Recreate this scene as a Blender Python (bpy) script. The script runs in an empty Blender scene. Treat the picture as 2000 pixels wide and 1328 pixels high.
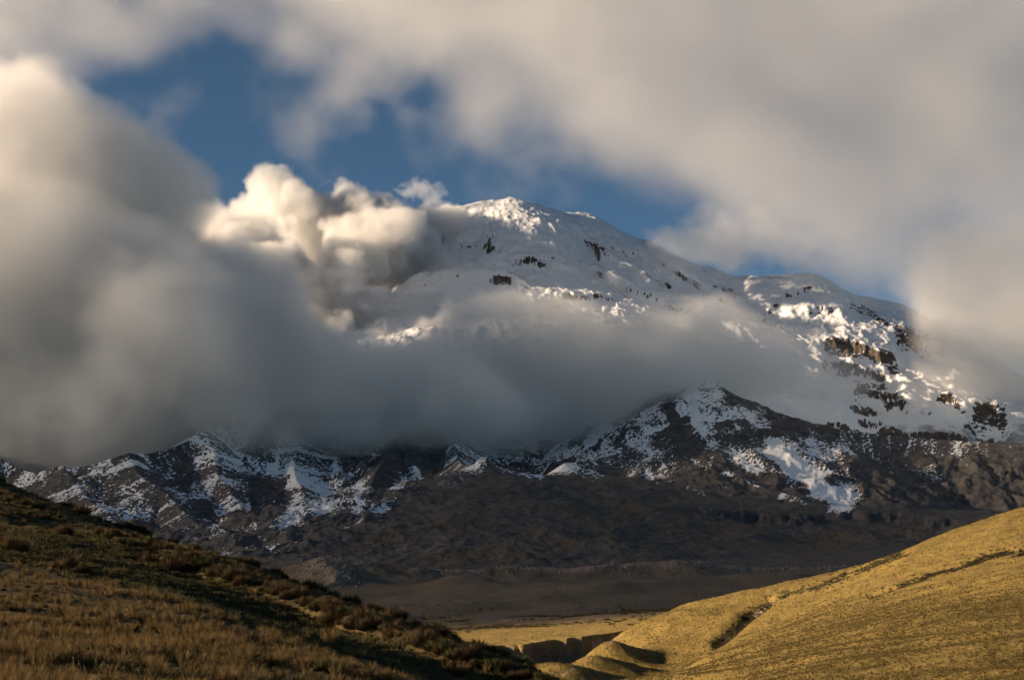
import bpy, math, time
import numpy as np
from mathutils import Vector

T0 = time.time()
scene = bpy.context.scene
col = scene.collection
R = math.radians

# ------------------------------------------------------------------ camera
F = 3600.0                       # focal length in pixels of a 2000 px wide frame
PITCH = math.atan(536.0 / F)     # eye-level horizon lies 536 px under the picture centre
cam = bpy.data.cameras.new('camera')
cam_ob = bpy.data.objects.new('camera', cam)
col.objects.link(cam_ob)
cam.sensor_width = 36.0
cam.lens = 36.0 * F / 2000.0
cam.clip_start = 0.5
cam.clip_end = 120000.0
cam_ob.location = (0, 0, 0)
cam_ob.rotation_euler = (R(90) + PITCH, 0, 0)
scene.camera = cam_ob

# ------------------------------------------------------------------ sky, sun, exposure
SUN_AZ, SUN_EL = R(-99), R(13.5)   # azimuth from the view direction, minus = left
world = bpy.data.worlds.new('World')
scene.world = world
world.use_nodes = True
wn = world.node_tree
sky = wn.nodes.new('ShaderNodeTexSky')
sky.sky_type = 'NISHITA'
sky.sun_disc = False
sky.sun_elevation = SUN_EL
sky.sun_rotation = SUN_AZ
sky.altitude = 4200
sky.air_density = 0.6
sky.dust_density = 0.0
sky.ozone_density = 0.8
tint = wn.nodes.new('ShaderNodeMix')             # white balance of the picture: a slightly greener blue
tint.data_type = 'RGBA'
tint.blend_type = 'MULTIPLY'
tint.inputs['Factor'].default_value = 1.0
tint.inputs[7].default_value = (0.84, 1.04, 0.98, 1)
wn.links.new(sky.outputs[0], tint.inputs[6])
wn.links.new(tint.outputs[2], wn.nodes['Background'].inputs['Color'])
wn.nodes['Background'].inputs['Strength'].default_value = 0.05
sun = bpy.data.lights.new('sun', 'SUN')
sun.energy = 5.0
sun.angle = R(0.53)
sun.color = (1.0, 0.75, 0.50)
sun_ob = bpy.data.objects.new('sun', sun)
col.objects.link(sun_ob)
SUN_DIR = Vector((math.sin(SUN_AZ) * math.cos(SUN_EL), math.cos(SUN_AZ) * math.cos(SUN_EL), math.sin(SUN_EL)))
sun_ob.rotation_euler = SUN_DIR.to_track_quat('Z', 'Y').to_euler()
sun_ob.location = SUN_DIR * 5000
vs = scene.view_settings
vs.view_transform = 'Standard'
vs.look = 'None'
vs.exposure = 0.95
vs.gamma = 1.0
vs.use_curve_mapping = False
cy = scene.cycles
cy.max_bounces = 6
cy.diffuse_bounces = 2
cy.glossy_bounces = 1
cy.transmission_bounces = 2
cy.transparent_max_bounces = 16
cy.volume_bounces = 4
cy.volume_step_rate = 4.0
cy.use_adaptive_sampling = True
cy.adaptive_threshold = 0.035
cy.use_denoising = True
cy.use_light_tree = False

# ------------------------------------------------------------------ helpers
f32 = np.float32
sp, cp = math.sin(PITCH), math.cos(PITCH)


def P(u, v, y):
    """photo pixel (2000 x 1328) at ground distance y -> world point"""
    a, b = (u - 1000.0) / F, (664.0 - v) / F
    t = y / (cp - b * sp)
    return (a * t, y, (sp + b * cp) * t)


def project(X, Y, Z):
    """world -> photo pixel; used only to decide where on the slopes rock and snow lie"""
    f = Y * cp + Z * sp
    up = Z * cp - Y * sp
    return 1000 + F * X / f, 664 - F * up / f


def ss(a, b, x):
    t = np.clip((x - a) / (b - a), 0, 1)
    return t * t * (3 - 2 * t)


def lerp_pts(u, pts):
    p = np.array(pts, float)
    return np.interp(u, p[:, 0], p[:, 1]).astype(f32)


_rng = np.random.default_rng(7)
_perm = np.tile(_rng.permutation(256).astype(np.int32), 3)
_ang = _rng.random(256) * 2 * np.pi
_gx, _gy = np.cos(_ang).astype(f32), np.sin(_ang).astype(f32)


def gnoise(x, y, seed=0):
    x = np.asarray(x, f32) + seed * 17.31
    y = np.asarray(y, f32) - seed * 9.73
    xf, yf = np.floor(x), np.floor(y)
    xi, yi = xf.astype(np.int32) & 255, yf.astype(np.int32) & 255
    x, y = x - xf, y - yf
    u = x * x * x * (x * (x * 6 - 15) + 10)
    v = y * y * y * (y * (y * 6 - 15) + 10)
    a, b = _perm[xi] + yi, _perm[xi + 1] + yi

    def g(h, dx, dy):
        h = _perm[h & 511]
        return _gx[h] * dx + _gy[h] * dy
    n0 = g(a, x, y)
    n1 = g(b, x - 1, y)
    n2 = g(a + 1, x, y - 1)
    n3 = g(b + 1, x - 1, y - 1)
    p = n0 + u * (n1 - n0)
    q = n2 + u * (n3 - n2)
    return (p + v * (q - p)) * 1.5


def fbm(x, y, octv=5, gain=0.5, seed=0):
    s, a, t = 0, 1.0, 0
    for i in range(octv):
        s = s + a * gnoise(x, y, seed + i * 3)
        t += a
        a *= gain
        x, y = 1.6 * x + 1.2 * y + 3.1, -1.2 * x + 1.6 * y + 1.7
    return s / t


def ridged(x, y, octv=5, gain=0.55, seed=0):
    s, a, t, w = 0, 1.0, 0, 1.0
    for i in range(octv):
        n = (1 - np.abs(gnoise(x, y, seed + i * 5))) ** 2
        s = s + a * n * w
        w = np.clip(n * 1.6, 0, 1)
        t += a
        a *= gain
        x, y = 1.6 * x + 1.2 * y + 5.1, -1.2 * x + 1.6 * y + 2.7
    return s / t


def tps(pts, X, Y):
    """thin-plate surface through (x, y, z) points"""
    p = np.array(pts, float)
    sc = 200.0
    A = p[:, :2] / sc
    n = len(p)

    def U(r2):
        return 0.5 * r2 * np.log(r2 + 1e-9)
    K = U(((A[:, None] - A[None]) ** 2).sum(-1)) + np.eye(n) * 1e-4
    Q = np.c_[np.ones(n), A]
    M = np.block([[K, Q], [Q.T, np.zeros((3, 3))]])
    w = np.linalg.solve(M, np.r_[p[:, 2], 0, 0, 0])
    x, y = X / sc, Y / sc
    z = w[n] + w[n + 1] * x + w[n + 2] * y
    for i in range(n):
        z = z + w[i] * U((x - A[i, 0]) ** 2 + (y - A[i, 1]) ** 2)
    return z.astype(f32)


class Ridges:
    """height = the highest of several crest lines, each falling away from its crest"""

    def __init__(self, X, Y):
        self.X, self.Y = X, Y
        self.h = np.full(X.shape, -9e9, f32)
        self.d = np.zeros(X.shape, f32)
        self.t = np.zeros(X.shape, f32)
        self.n = 0

    def add(self, px, s0=0.8, s1=0.45, L=400.0, blend=60.0, rnd=0.0):
        pts = [P(*q) for q in px]
        X, Y = self.X, self.Y
        best = np.full(X.shape, -9e9, f32)
        bd = np.zeros(X.shape, f32)
        bt = np.zeros(X.shape, f32)
        t0 = self.n * 977.0
        for (x0, y0, z0), (x1, y1, z1) in zip(pts[:-1], pts[1:]):
            dx, dy = x1 - x0, y1 - y0
            l2 = dx * dx + dy * dy
            k = np.clip(((X - x0) * dx + (Y - y0) * dy) / l2, 0, 1)
            d = np.hypot(X - x0 - k * dx, Y - y0 - k * dy)
            if rnd:
                d = np.sqrt(d * d + rnd * rnd) - rnd
            h = z0 + k * (z1 - z0) - (s1 * d + (s0 - s1) * L * (1 - np.exp(-d / L)))
            m = h > best
            best = np.where(m, h, best)
            bd = np.where(m, d, bd)
            bt = np.where(m, t0 + k * math.sqrt(l2), bt)
            t0 += math.sqrt(l2)
        m = best > self.h
        self.d = np.where(m, bd, self.d)
        self.t = np.where(m, bt, self.t)
        # smooth maximum, so that spurs grow out of the slope
        e = np.clip(0.5 + 0.5 * (best - self.h) / blend, 0, 1)
        self.h = np.where(self.h < -1e8, best, self.h * (1 - e) + best * e + blend * e * (1 - e)).astype(f32)
        self.n += 1


def polar(u0, u1, nu, ys):
    """grid that is finer near the viewer: columns by bearing, rows by distance"""
    a = (np.linspace(u0, u1, nu) - 1000.0) / F / 0.99
    Y = np.repeat(np.asarray(ys, f32)[:, None], nu, 1)
    return (a[None, :] * Y).astype(f32), Y.astype(f32)


def normal_z(X, Y, Z):
    du = [np.gradient(q, axis=1) for q in (X, Y, Z)]
    dv = [np.gradient(q, axis=0) for q in (X, Y, Z)]
    nx = du[1] * dv[2] - du[2] * dv[1]
    ny = du[2] * dv[0] - du[0] * dv[2]
    nz = du[0] * dv[1] - du[1] * dv[0]
    return nz / np.sqrt(nx * nx + ny * ny + nz * nz)


def new_mesh(name, co, faces_flat, nverts_per_face, mat=None, attrs=None, smooth=True):
    me = bpy.data.meshes.new(name)
    me.vertices.add(len(co))
    me.vertices.foreach_set('co', np.ascontiguousarray(co, f32).ravel())
    nf = len(faces_flat) // nverts_per_face
    me.loops.add(len(faces_flat))
    me.loops.foreach_set('vertex_index', np.ascontiguousarray(faces_flat, np.int32))
    me.polygons.add(nf)
    me.polygons.foreach_set('loop_start', np.arange(0, nf * nverts_per_face, nverts_per_face, dtype=np.int32))
    me.update(calc_edges=True)
    if smooth:
        me.polygons.foreach_set('use_smooth', np.ones(nf, bool))
    for k, v in (attrs or {}).items():
        a = me.attributes.new(k, 'FLOAT', 'POINT')
        a.data.foreach_set('value', np.ascontiguousarray(v, f32).ravel())
    if mat:
        me.materials.append(mat)
    return me


def link(name, me, parent=None, **props):
    o = bpy.data.objects.new(name, me)
    col.objects.link(o)
    if parent:
        o.parent = parent
    for k, v in props.items():
        o[k] = v
    return o


def grid_object(name, X, Y, Z, mat, attrs=None):
    n, m = X.shape
    i = np.arange(n * m, dtype=np.int32).reshape(n, m)
    q = np.stack([i[:-1, :-1], i[:-1, 1:], i[1:, 1:], i[1:, :-1]], -1).ravel()
    me = new_mesh(name, np.stack([X, Y, Z], -1).reshape(-1, 3), q, 4, mat, attrs)
    return link(name, me, kind='structure')


# ------------------------------------------------------------------ material helper
class Mat:
    def __init__(self, name, rough=0.9, spec=0.2):
        self.m = bpy.data.materials.new(name)
        self.m.use_nodes = True
        self.t = self.m.node_tree
        self.b = self.t.nodes['Principled BSDF']
        self.b.inputs['Roughness'].default_value = rough
        self.b.inputs['Specular IOR Level'].default_value = spec
        self.coord = None

    def n(self, kind, **kw):
        nd = self.t.nodes.new(kind)
        for k, v in kw.items():
            setattr(nd, k, v)
        return nd

    def put(self, sock, v):
        if isinstance(v, bpy.types.NodeSocket):
            self.t.links.new(v, sock)
        elif isinstance(v, (tuple, list)) and len(v) == 3 and sock.type == 'RGBA':
            sock.default_value = (*v, 1)
        else:
            sock.default_value = v

    def pos(self):
        if not self.coord:
            self.coord = self.n('ShaderNodeTexCoord').outputs['Object']
        return self.coord

    def noise(self, scale, detail=4, rough=0.55, stretch=None, dist=0.0):
        v = self.pos()
        if stretch:
            mp = self.n('ShaderNodeMapping')
            mp.inputs['Scale'].default_value = stretch
            self.put(mp.inputs['Vector'], v)
            v = mp.outputs[0]
        nz = self.n('ShaderNodeTexNoise')
        self.put(nz.inputs['Vector'], v)
        nz.inputs['Scale'].default_value = scale
        nz.inputs['Detail'].default_value = detail
        nz.inputs['Roughness'].default_value = rough
        nz.inputs['Distortion'].default_value = dist
        return nz.outputs['Fac']

    def attr(self, name):
        return self.n('ShaderNodeAttribute', attribute_name=name).outputs['Fac']

    def math(self, op, a, b=0.0, c=0.0, clamp=False):
        m = self.n('ShaderNodeMath', operation=op, use_clamp=clamp)
        for s, v in zip(m.inputs, (a, b, c)):
            self.put(s, v)
        return m.outputs[0]

    def ramp(self, x, lo, hi):
        m = self.n('ShaderNodeMapRange', interpolation_type='SMOOTHSTEP')
        self.put(m.inputs['Value'], x)
        m.inputs['From Min'].default_value = lo
        m.inputs['From Max'].default_value = hi
        return m.outputs[0]

    def mix(self, f, a, b):
        m = self.n('ShaderNodeMix', data_type='RGBA')
        self.put(m.inputs['Factor'], f)
        self.put([s for s in m.inputs if s.identifier == 'A_Color'][0], a)
        self.put([s for s in m.inputs if s.identifier == 'B_Color'][0], b)
        return [s for s in m.outputs if s.identifier == 'Result_Color'][0]

    def color(self, c):
        self.put(self.b.inputs['Base Color'], c)

    def bump(self, h, dist, strength=1.0):
        b = self.n('ShaderNodeBump')
        b.inputs['Distance'].default_value = dist
        b.inputs['Strength'].default_value = strength
        self.put(b.inputs['Height'], h)
        self.put(self.b.inputs['Normal'], b.outputs[0])


# ------------------------------------------------------------------ materials of the land
def mountain_material(name, rock_a, rock_b, sz):
    M = Mat(name, 0.85, 0.15)
    n1 = M.noise(1 / (40 * sz), 6, 0.6)
    n2 = M.noise(1 / (14 * sz), 5, 0.65, stretch=(1, 1, 2.2))
    cover = M.math('ADD', M.attr('snow'), M.math('MULTIPLY', M.math('SUBTRACT', n2, 0.5), 0.5))
    snow = M.ramp(cover, 0.34, 0.70)
    rock = M.mix(M.ramp(n1, 0.35, 0.65), rock_a, rock_b)
    rock = M.mix(M.math('MULTIPLY', M.attr('grass'), 0.85), rock, M.mix(n2, (0.066, 0.057, 0.045), (0.125, 0.101, 0.074)))
    white = M.mix(n1, (0.74, 0.77, 0.82), (0.84, 0.85, 0.87))
    M.color(M.mix(snow, rock, white))
    M.bump(M.math('ADD', n1, M.math('MULTIPLY', n2, 0.5)), 9 * sz, 0.8)
    return M.m


mat_peak = mountain_material('snow_and_lava_rock', (0.060, 0.050, 0.046), (0.13, 0.105, 0.09), 1.0)
mat_ridge = mountain_material('dark_scree_with_snow', (0.058, 0.057, 0.060), (0.112, 0.103, 0.097), 0.7)

# ------------------------------------------------------------------ the high peak
X, Y = polar(-150, 2320, 1120, np.r_[np.linspace(6600, 7330, 24), np.linspace(7350, 9250, 330), np.linspace(9300, 10600, 20)])
wx = X + 35 * fbm(X / 420, Y / 420, 4, seed=1)
wy = Y + 35 * fbm(X / 420, Y / 420, 4, seed=2)
r = Ridges(wx, wy)
r.add([(-300, 1080, 9600), (100, 1000, 9500), (360, 900, 9300), (560, 780, 9300), (700, 600, 9250), (800, 470, 9150), (865, 412, 9080), (905, 403, 9040), (950, 394, 9010),
       (1000, 391, 9000), (1045, 399, 9050), (1088, 414, 9120), (1140, 419, 9160), (1182, 443, 9160), (1255, 469, 9130),
       (1300, 494, 9130), (1370, 521, 9130), (1440, 541, 9050), (1500, 540, 8900), (1580, 535, 8800), (1625, 565, 8760),
       (1690, 581, 8780), (1745, 591, 8800), (1790, 650, 8850), (1900, 735, 8900), (2050, 790, 8950), (2350, 850, 9000)],
      0.95, 0.42, 700, rnd=90.0)
r.add([(1000, 395, 8985), (960, 440, 8830), (940, 490, 8700), (985, 545, 8560), (1040, 610, 8420)], 0.8, 0.5, 300, 60, rnd=40.0)
r.add([(1140, 421, 9150), (1170, 480, 8950), (1215, 545, 8780), (1330, 612, 8560)], 0.8, 0.5, 300, 60, rnd=40.0)
r.add([(1580, 537, 8790), (1610, 590, 8630), (1660, 640, 8480), (1705, 664, 8380), (1760, 690, 8330), (1838, 686, 8330),
       (1850, 740, 8230)], 1.0, 0.5, 250, 25)
r.add([(1700, 668, 8380), (1690, 740, 8210), (1680, 800, 8060), (1660, 835, 7960)], 0.8, 0.45, 200, 25)
r.add([(1838, 690, 8330), (1850, 760, 8150), (1935, 810, 7950), (1950, 850, 7850)], 0.8, 0.5, 200, 25)
r.add([(2250, 780, 8300), (2100, 770, 8200), (2000, 775, 8100), (1930, 800, 7980)], 0.8, 0.5, 200, 25)
rib = ridged(r.t / 150, r.d / 700, 4, seed=3)
H = r.h + (rib - 0.45) * 70 * ss(20, 400, r.d) * (1 - 0.6 * ss(700, 1500, r.d))
H += (ridged(X / 130, Y / 170, 5, 0.6, seed=7) - 0.4) * 20 * ss(0, 200, r.d) + fbm(X / 300, Y / 300, 7, 0.52, seed=5) * 42 * ss(0, 250, r.d) + fbm(X / 60, Y / 60, 5, 0.65, seed=6) * 10 + (ridged(X / 48, Y / 70, 4, 0.6, seed=16) - 0.4) * 6
# hummocked ice: serac steps
st = (H / 62 + 1.2 * fbm(X / 500, Y / 500, 4, seed=8))
fr = st - np.floor(st)
H += (ss(0.25, 0.75, fr) - fr) * 20 * ss(-0.1, 0.35, fbm(X / 350, Y / 350, 3, seed=9)) * ss(30, 200, r.d)
H = np.maximum(H, 600 + (Y - 7400) * 0.22 + 12 * fbm(X / 90, Y / 90, 4, seed=4))
u, v = project(X, Y, H)
rock = np.zeros(X.shape, f32)
un = 14 * fbm(X / 70, Y / 70, 4, 0.6, seed=11)
CL = [([(872, 474), (930, 480), (972, 478)], 12, 3), ([(990, 512), (1040, 507), (1080, 514)], 22, 4),
      ([(950, 546), (985, 540), (1012, 552)], 35, 12), ([(1090, 572), (1140, 578), (1205, 574)], 26, 7),
      ([(1060, 595), (1110, 598), (1170, 610)], 26, 5), ([(1205, 552), (1250, 570), (1300, 590), (1348, 612)], 26, 4),
      ([(1130, 460), (1160, 478), (1195, 500)], 25, 10), ([(1520, 580), (1560, 566), (1600, 560)], 18, 5),
      ([(1565, 612), (1600, 602), (1645, 606)], 20, 9), ([(1650, 588), (1690, 600), (1745, 640)], 25, 12),
      ([(1605, 662), (1650, 668), (1700, 676), (1760, 700)], 55, 14), ([(1610, 690), (1680, 700), (1740, 716)], 40, 7),
      ([(1660, 716), (1700, 722), (1740, 724)], 30, 6), ([(1660, 752), (1690, 758), (1770, 770)], 35, 9),
      ([(1655, 783), (1690, 790), (1720, 792)], 30, 8), ([(1720, 772), (1760, 776), (1780, 782)], 25, 8),
      ([(1660, 806), (1700, 812), (1730, 818)], 30, 6), ([(1740, 640), (1800, 662), (1860, 676)], 60, 18),
      ([(1590, 828), (1640, 832), (1690, 838)], 16, 5), ([(1700, 838), (1760, 846), (1830, 858)], 22, 7),
      ([(1790, 846), (1850, 852), (1900, 862)], 25, 8), ([(1820, 760), (1860, 775), (1890, 800)], 30, 10),
      ([(1890, 802), (1930, 796), (1975, 815)], 60, 26), ([(1900, 838), (1940, 846), (1970, 858)], 30, 12),
      ([(1380, 560), (1420, 562), (1450, 570)], 12, 3), ([(1180, 470), (1220, 492), (1250, 490)], 18, 3)]
for pts, D, wpx in CL:
    line = lerp_pts(u, pts) + un
    win = ss(pts[0][0] - 8, pts[0][0] + 18, u + un) * (1 - ss(pts[-1][0] - 18, pts[-1][0] + 8, u - un))
    k = ss(-wpx * 0.5, wpx * 0.5, v - line) * (1 - ss(wpx * 2, wpx * 7, v - line))
    H -= 0.75 * D * k * win
    rock = np.maximum(rock, win * np.exp(-((v - line) / (wpx * (1.0 if line.mean() > 640 else 0.7))) ** 2))
brk = fbm(X / 30, H / 13, 5, 0.65, seed=13)
rock = ss(0.02, 0.34, brk + 0.95 * (rock - 0.62 - 0.18 * (1 - ss(590, 650, v)))) * ss(0.1, 0.4, rock)
nz = normal_z(X, Y, H)
base_rock = ss(806, 850, v + 40 * fbm(X / 160, Y / 160, 5, seed=14)) * ss(1560, 1760, u) * 0.5
snow = 1.0 - 1.15 * np.clip(rock, 0, 1) - 0.75 * (1 - ss(0.42, 0.56, nz)) * ss(-0.1, 0.3, fbm(X / 200, Y / 200, 4, seed=15)) - base_rock
grid_object('mountain', X, Y, H, mat_peak, {'snow': snow, 'grass': np.zeros_like(snow)})

# ------------------------------------------------------------------ the dark ridges before it, bare below and snow-streaked above
X, Y = polar(-260, 2300, 1150, np.r_[np.linspace(3700, 6700, 470), np.linspace(6710, 7500, 30)])
wx = X + 30 * fbm(X / 330, Y / 330, 4, seed=21)
wy = Y + 30 * fbm(X / 330, Y / 330, 4, seed=22)
r = Ridges(wx, wy)
A = [(1000, 760, 7100), (1150, 750, 6900), (1250, 752, 6700), (1330, 748, 6500), (1385, 743, 6400), (1430, 770, 6360), (1490, 796, 6310),
     (1560, 819, 6260), (1640, 838, 6220), (1720, 848, 6200), (1800, 855, 6160), (1900, 862, 6100), (2020, 866, 6050), (2350, 860, 6000)]
r.add(A, 0.62, 0.40, 300)
r.add([(1385, 745, 6400), (1320, 792, 6210), (1325, 840, 6010), (1380, 895, 5760), (1470, 945, 5480), (1560, 972, 5300)], 0.7, 0.45, 150, 20)
r.add([(1560, 820, 6255), (1580, 870, 6010), (1640, 925, 5740), (1730, 975, 5440)], 0.55, 0.42, 200, 25)
r.add([(1250, 760, 6700), (1240, 850, 6200), (1190, 895, 5800), (1100, 905, 5650)], 0.6, 0.42, 200, 30)
r.add([(900, 780, 6500), (830, 822, 6150), (775, 850, 5900), (735, 925, 5560), (700, 995, 5250), (660, 1060, 4950)], 0.65, 0.43, 250, 45)
r.add([(900, 800, 6450), (880, 860, 5950), (900, 905, 5600), (945, 908, 5300)], 0.75, 0.45, 200, 20)
r.add([(-350, 800, 5800), (-150, 855, 5600), (0, 894, 5500), (40, 915, 5450), (78, 926, 5400), (140, 919, 5400), (200, 906, 5410),
       (250, 893, 5450), (330, 878, 5560), (450, 820, 5900), (600, 790, 6300), (800, 770, 6500)], 0.75, 0.42, 300)
r.add([(250, 895, 5450), (300, 950, 5180), (390, 1030, 4850), (480, 1095, 4560)], 0.5, 0.42, 250, 70)
r.add([(120, 922, 5400), (180, 985, 5060), (260, 1040, 4760), (380, 1110, 4400)], 0.5, 0.42, 250, 70)
r.add([(400, 850, 5750), (430, 930, 5400), (480, 1000, 5080), (520, 1070, 4780)], 0.55, 0.42, 250, 60)
r.add([(590, 830, 6100), (575, 920, 5600), (590, 985, 5250), (560, 1060, 4900)], 0.5, 0.42, 250, 60)
r.add([(640, 1092, 4500), (700, 1045, 4700), (760, 992, 4900), (850, 942, 5100), (945, 909, 5250), (1050, 926, 5300), (1200, 930, 5400),
       (1350, 950, 5350), (1500, 978, 5150), (1700, 992, 5000), (2020, 1000, 4950), (2300, 1000, 4950)], 0.30, 0.22, 300, 60)
rib = ridged(r.t / 95, r.d / 520, 4, seed=23)
dark = ss(880, 1000, lerp_pts(project(X, Y, r.h)[1], [(0, 0), (2000, 2000)]))
hv = project(X, Y, r.h)
bare = lerp_pts(hv[0], [(-200, 1030), (400, 1110), (560, 1110), (640, 1060), (700, 1045), (760, 1000), (850, 945), (945, 918), (1050, 935), (1200, 935),
                        (1300, 950), (1400, 960), (1500, 975), (1640, 990), (1750, 1000), (2300, 1000)])
low_ = ss(-30, 20, hv[1] - bare)
H = r.h + (rib - 0.42) * 20 * ss(15, 260, r.d) * (1 - 0.8 * low_) + (ridged(X / 150, Y / 190, 5, 0.55, seed=29) - 0.42) * 30 * ss(30, 260, r.d) * (1 - 0.6 * low_)
H += (ridged(X / 320, Y / 420, 4, 0.5, seed=24) - 0.45) * 15 * low_
H += fbm(X / 210, Y / 210, 7, 0.54, seed=25) * 24 * ss(0, 200, r.d) * (1 - 0.45 * low_) + fbm(X / 40, Y / 40, 4, 0.6, seed=26) * 4.0
pin = P(948, 903, 5230)
H += 26 * np.exp(-((X - pin[0]) / 26) ** 2 - ((Y - pin[1]) / 40) ** 2)
floor = 78 + (Y - 3700) * 0.075 + 7 * fbm(X / 160, Y / 160, 5, seed=27) + 18 * ss(200, 900, X)
e = np.clip(0.5 + 0.5 * (floor - H) / 30, 0, 1)
H = H * (1 - e) + floor * e + 30 * e * (1 - e)
u, v = project(X, Y, H)
# a low lava wall that runs across the right-hand slope
line = lerp_pts(u, [(1330, 992), (1450, 1000), (1560, 1010), (1660, 1000), (1760, 1006), (1900, 1022)]) + 5 * fbm(X / 40, Y / 40, 3, seed=28)
win = ss(1330, 1420, u) * (1 - ss(1820, 1900, u))
H -= 17 * ss(-2, 3, v - line) * (1 - ss(30, 80, v - line)) * win
wall = win * np.exp(-((v - line - 6) / 9) ** 2)
nz = normal_z(X, Y, H)
u, v = project(X, Y, H)
# snow: how much of the ground it covers, place by place; a fine pattern of streaks, ledges and hollows then decides where
COV = [(0, 930, .35), (100, 950, .35), (60, 985, .25), (150, 990, .3), (250, 930, .45), (250, 965, .5), (330, 940, .35), (330, 1000, .25), (400, 960, .4), (420, 1040, .2), (300, 1050, .1),
       (480, 1060, .12), (520, 950, .3), (470, 970, .5), (450, 920, .65), (560, 930, .65), (600, 980, .7), (560, 1030, .5), (530, 1065, .4), (540, 1090, .12), (500, 1020, .28), (640, 950, .8),
       (680, 990, .65), (690, 1030, .35), (640, 1040, .12), (600, 1060, .06), (720, 960, .6), (750, 900, .25), (745, 945, .25), (790, 870, .3), (790, 930, .6), (760, 980, .4), (800, 960, .3),
       (840, 900, .2), (870, 940, .25), (880, 880, .45), (940, 890, .55), (950, 920, .12), (1030, 880, .75), (1030, 905, .35), (1100, 880, .8), (1100, 905, .35), (1180, 870, .85), (1200, 890, .55),
       (1250, 860, .7), (1240, 905, .22), (1280, 820, .75), (1315, 805, .25), (1325, 840, .15), (1345, 868, .2), (1350, 780, .8), (1370, 830, .65), (1390, 875, .4), (1380, 905, .6), (1420, 925, .7),
       (1470, 945, .6), (1300, 910, .25), (1350, 930, .12), (1410, 905, .3), (1400, 770, .6), (1450, 800, .45), (1450, 860, .38), (1500, 830, .32), (1490, 900, .4), (1525, 880, .85), (1555, 920, .92),
       (1600, 952, .92), (1640, 970, .7), (1500, 950, .2), (1560, 965, .15), (1580, 850, .33), (1620, 880, .33), (1650, 920, .28), (1700, 860, .33), (1700, 900, .22), (1750, 930, .08), (1800, 870, .33),
       (1800, 910, .12), (1900, 880, .12), (1900, 930, .05), (2000, 880, .06), (1680, 972, .22), (1720, 985, .03), (300, 1090, 0), (600, 1090, 0), (720, 1035, 0), (780, 1005, 0), (860, 962, 0),
       (950, 945, 0), (1100, 940, 0), (1200, 940, .03), (1300, 960, .02), (1450, 978, .03), (1600, 1000, 0), (1800, 1000, 0), (2000, 950, 0), (900, 1000, 0), (1200, 1000, 0), (1500, 1020, 0),
       (1900, 1000, 0), (400, 850, .75), (700, 830, .8), (1000, 820, .9), (200, 860, .5), (0, 880, .35), (1150, 800, .9), (560, 850, .8), (1425, 778, .12), (1465, 795, .1), (1510, 808, .12), (1560, 824, .12), (1610, 836, .12), (1660, 846, .12), (1730, 854, .15)]
uw, vw = u + 14 * fbm(X / 80, Y / 80, 3, seed=34), v + 9 * fbm(X / 80, Y / 80, 3, seed=35)
num, den = np.zeros(u.shape, f32), np.full(u.shape, 1e-12, f32)
for a0, b0, c0 in COV:
    w_ = 1.0 / (((uw - a0) / 1.25) ** 2 + (vw - b0) ** 2 + 60) ** 2.2
    num += w_ * c0
    den += w_
cover = num / den * (1 - ss(-12, 22, v - lerp_pts(u, [(-200, 1030), (300, 1075), (400, 1100), (560, 1105), (640, 1060), (700, 1045), (760, 1000), (850, 950), (945, 925), (1050, 935), (1200, 935), (1300, 950), (1400, 960), (1500, 970), (1640, 985), (1720, 960), (1850, 930), (2300, 900)])))
streak = ridged(r.t / 34 + 0.7 * fbm(X / 90, Y / 90, 3, seed=31), r.d / 330, 5, 0.6, seed=32)
speck = fbm(X / 15, (H + 0.3 * Y) / 6.5, 5, 0.75, seed=33)
fine = gnoise(X / 7.0, (H + 0.4 * Y) / 4.5, 38)
pat = 0.30 * (streak - 0.45) + 0.5 * fbm(r.t / 60 + X / 150, r.d / 300, 4, 0.6, seed=39) + 0.58 * speck + 0.22 * fine + np.clip((H - r.h) / 140, -0.18, 0.18) + 0.15 * (0.86 - nz)
q_ = np.quantile(pat[(cover > 0.03) & (cover < 0.97)][::7], np.linspace(0, 1, 101))
rank = np.interp(pat, q_, np.linspace(0, 1, 101)).astype(f32)


def lane(pts, w0, w1, s_):
    p = np.array(pts, float)
    best = np.full(u.shape, 1e9, f32)
    nseg = len(p) - 1
    for i_, ((a0, b0), (a1, b1)) in enumerate(zip(p[:-1], p[1:])):
        dx, dy = a1 - a0, b1 - b0
        k_ = np.clip(((uw - a0) * dx + (vw - b0) * dy) / (dx * dx + dy * dy), 0, 1)
        ww = w0 + (i_ + k_) / nseg * (w1 - w0)
        best = np.minimum(best, np.hypot(uw - a0 - k_ * dx, vw - b0 - k_ * dy) / ww)
    return s_ * (1 - ss(0.4, 1.5, best))


for pts, w0, w1, s_ in [([(1505, 862), (1540, 905), (1590, 945), (1648, 976)], 14, 26, .6), ([(1345, 862), (1375, 888), (1405, 915), (1445, 935), (1500, 950)], 13, 5, .55),
                        ([(1308, 795), (1322, 840), (1360, 880), (1420, 918), (1500, 962)], 9, 17, -.7), ([(1350, 770), (1365, 830), (1395, 870)], 16, 8, .35),
                        ([(560, 900), (585, 960), (560, 1020), (532, 1070)], 9, 4, .5), ([(485, 985), (500, 1035), (520, 1072)], 4, 4, .5), ([(790, 860), (740, 950)], 22, 20, -.5),
                        ([(700, 950), (700, 1020)], 12, 6, .4), ([(780, 955), (715, 1018)], 12, 6, .4), ([(860, 870), (840, 930)], 14, 16, -.45), ([(240, 950), (275, 972)], 9, 9, .35),
                        ([(330, 950), (420, 1030), (470, 1062)], 5, 4, .35), ([(150, 960), (280, 1030)], 5, 4, .25), ([(505, 945), (545, 962)], 14, 14, -.5), ([(600, 930), (640, 1000)], 20, 20, .2)]:
    cover = cover + lane(pts, w0, w1, s_)
cover *= 0.60 + 0.06 * ss(500, 620, u) + 0.15 * ss(820, 1000, u)
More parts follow.
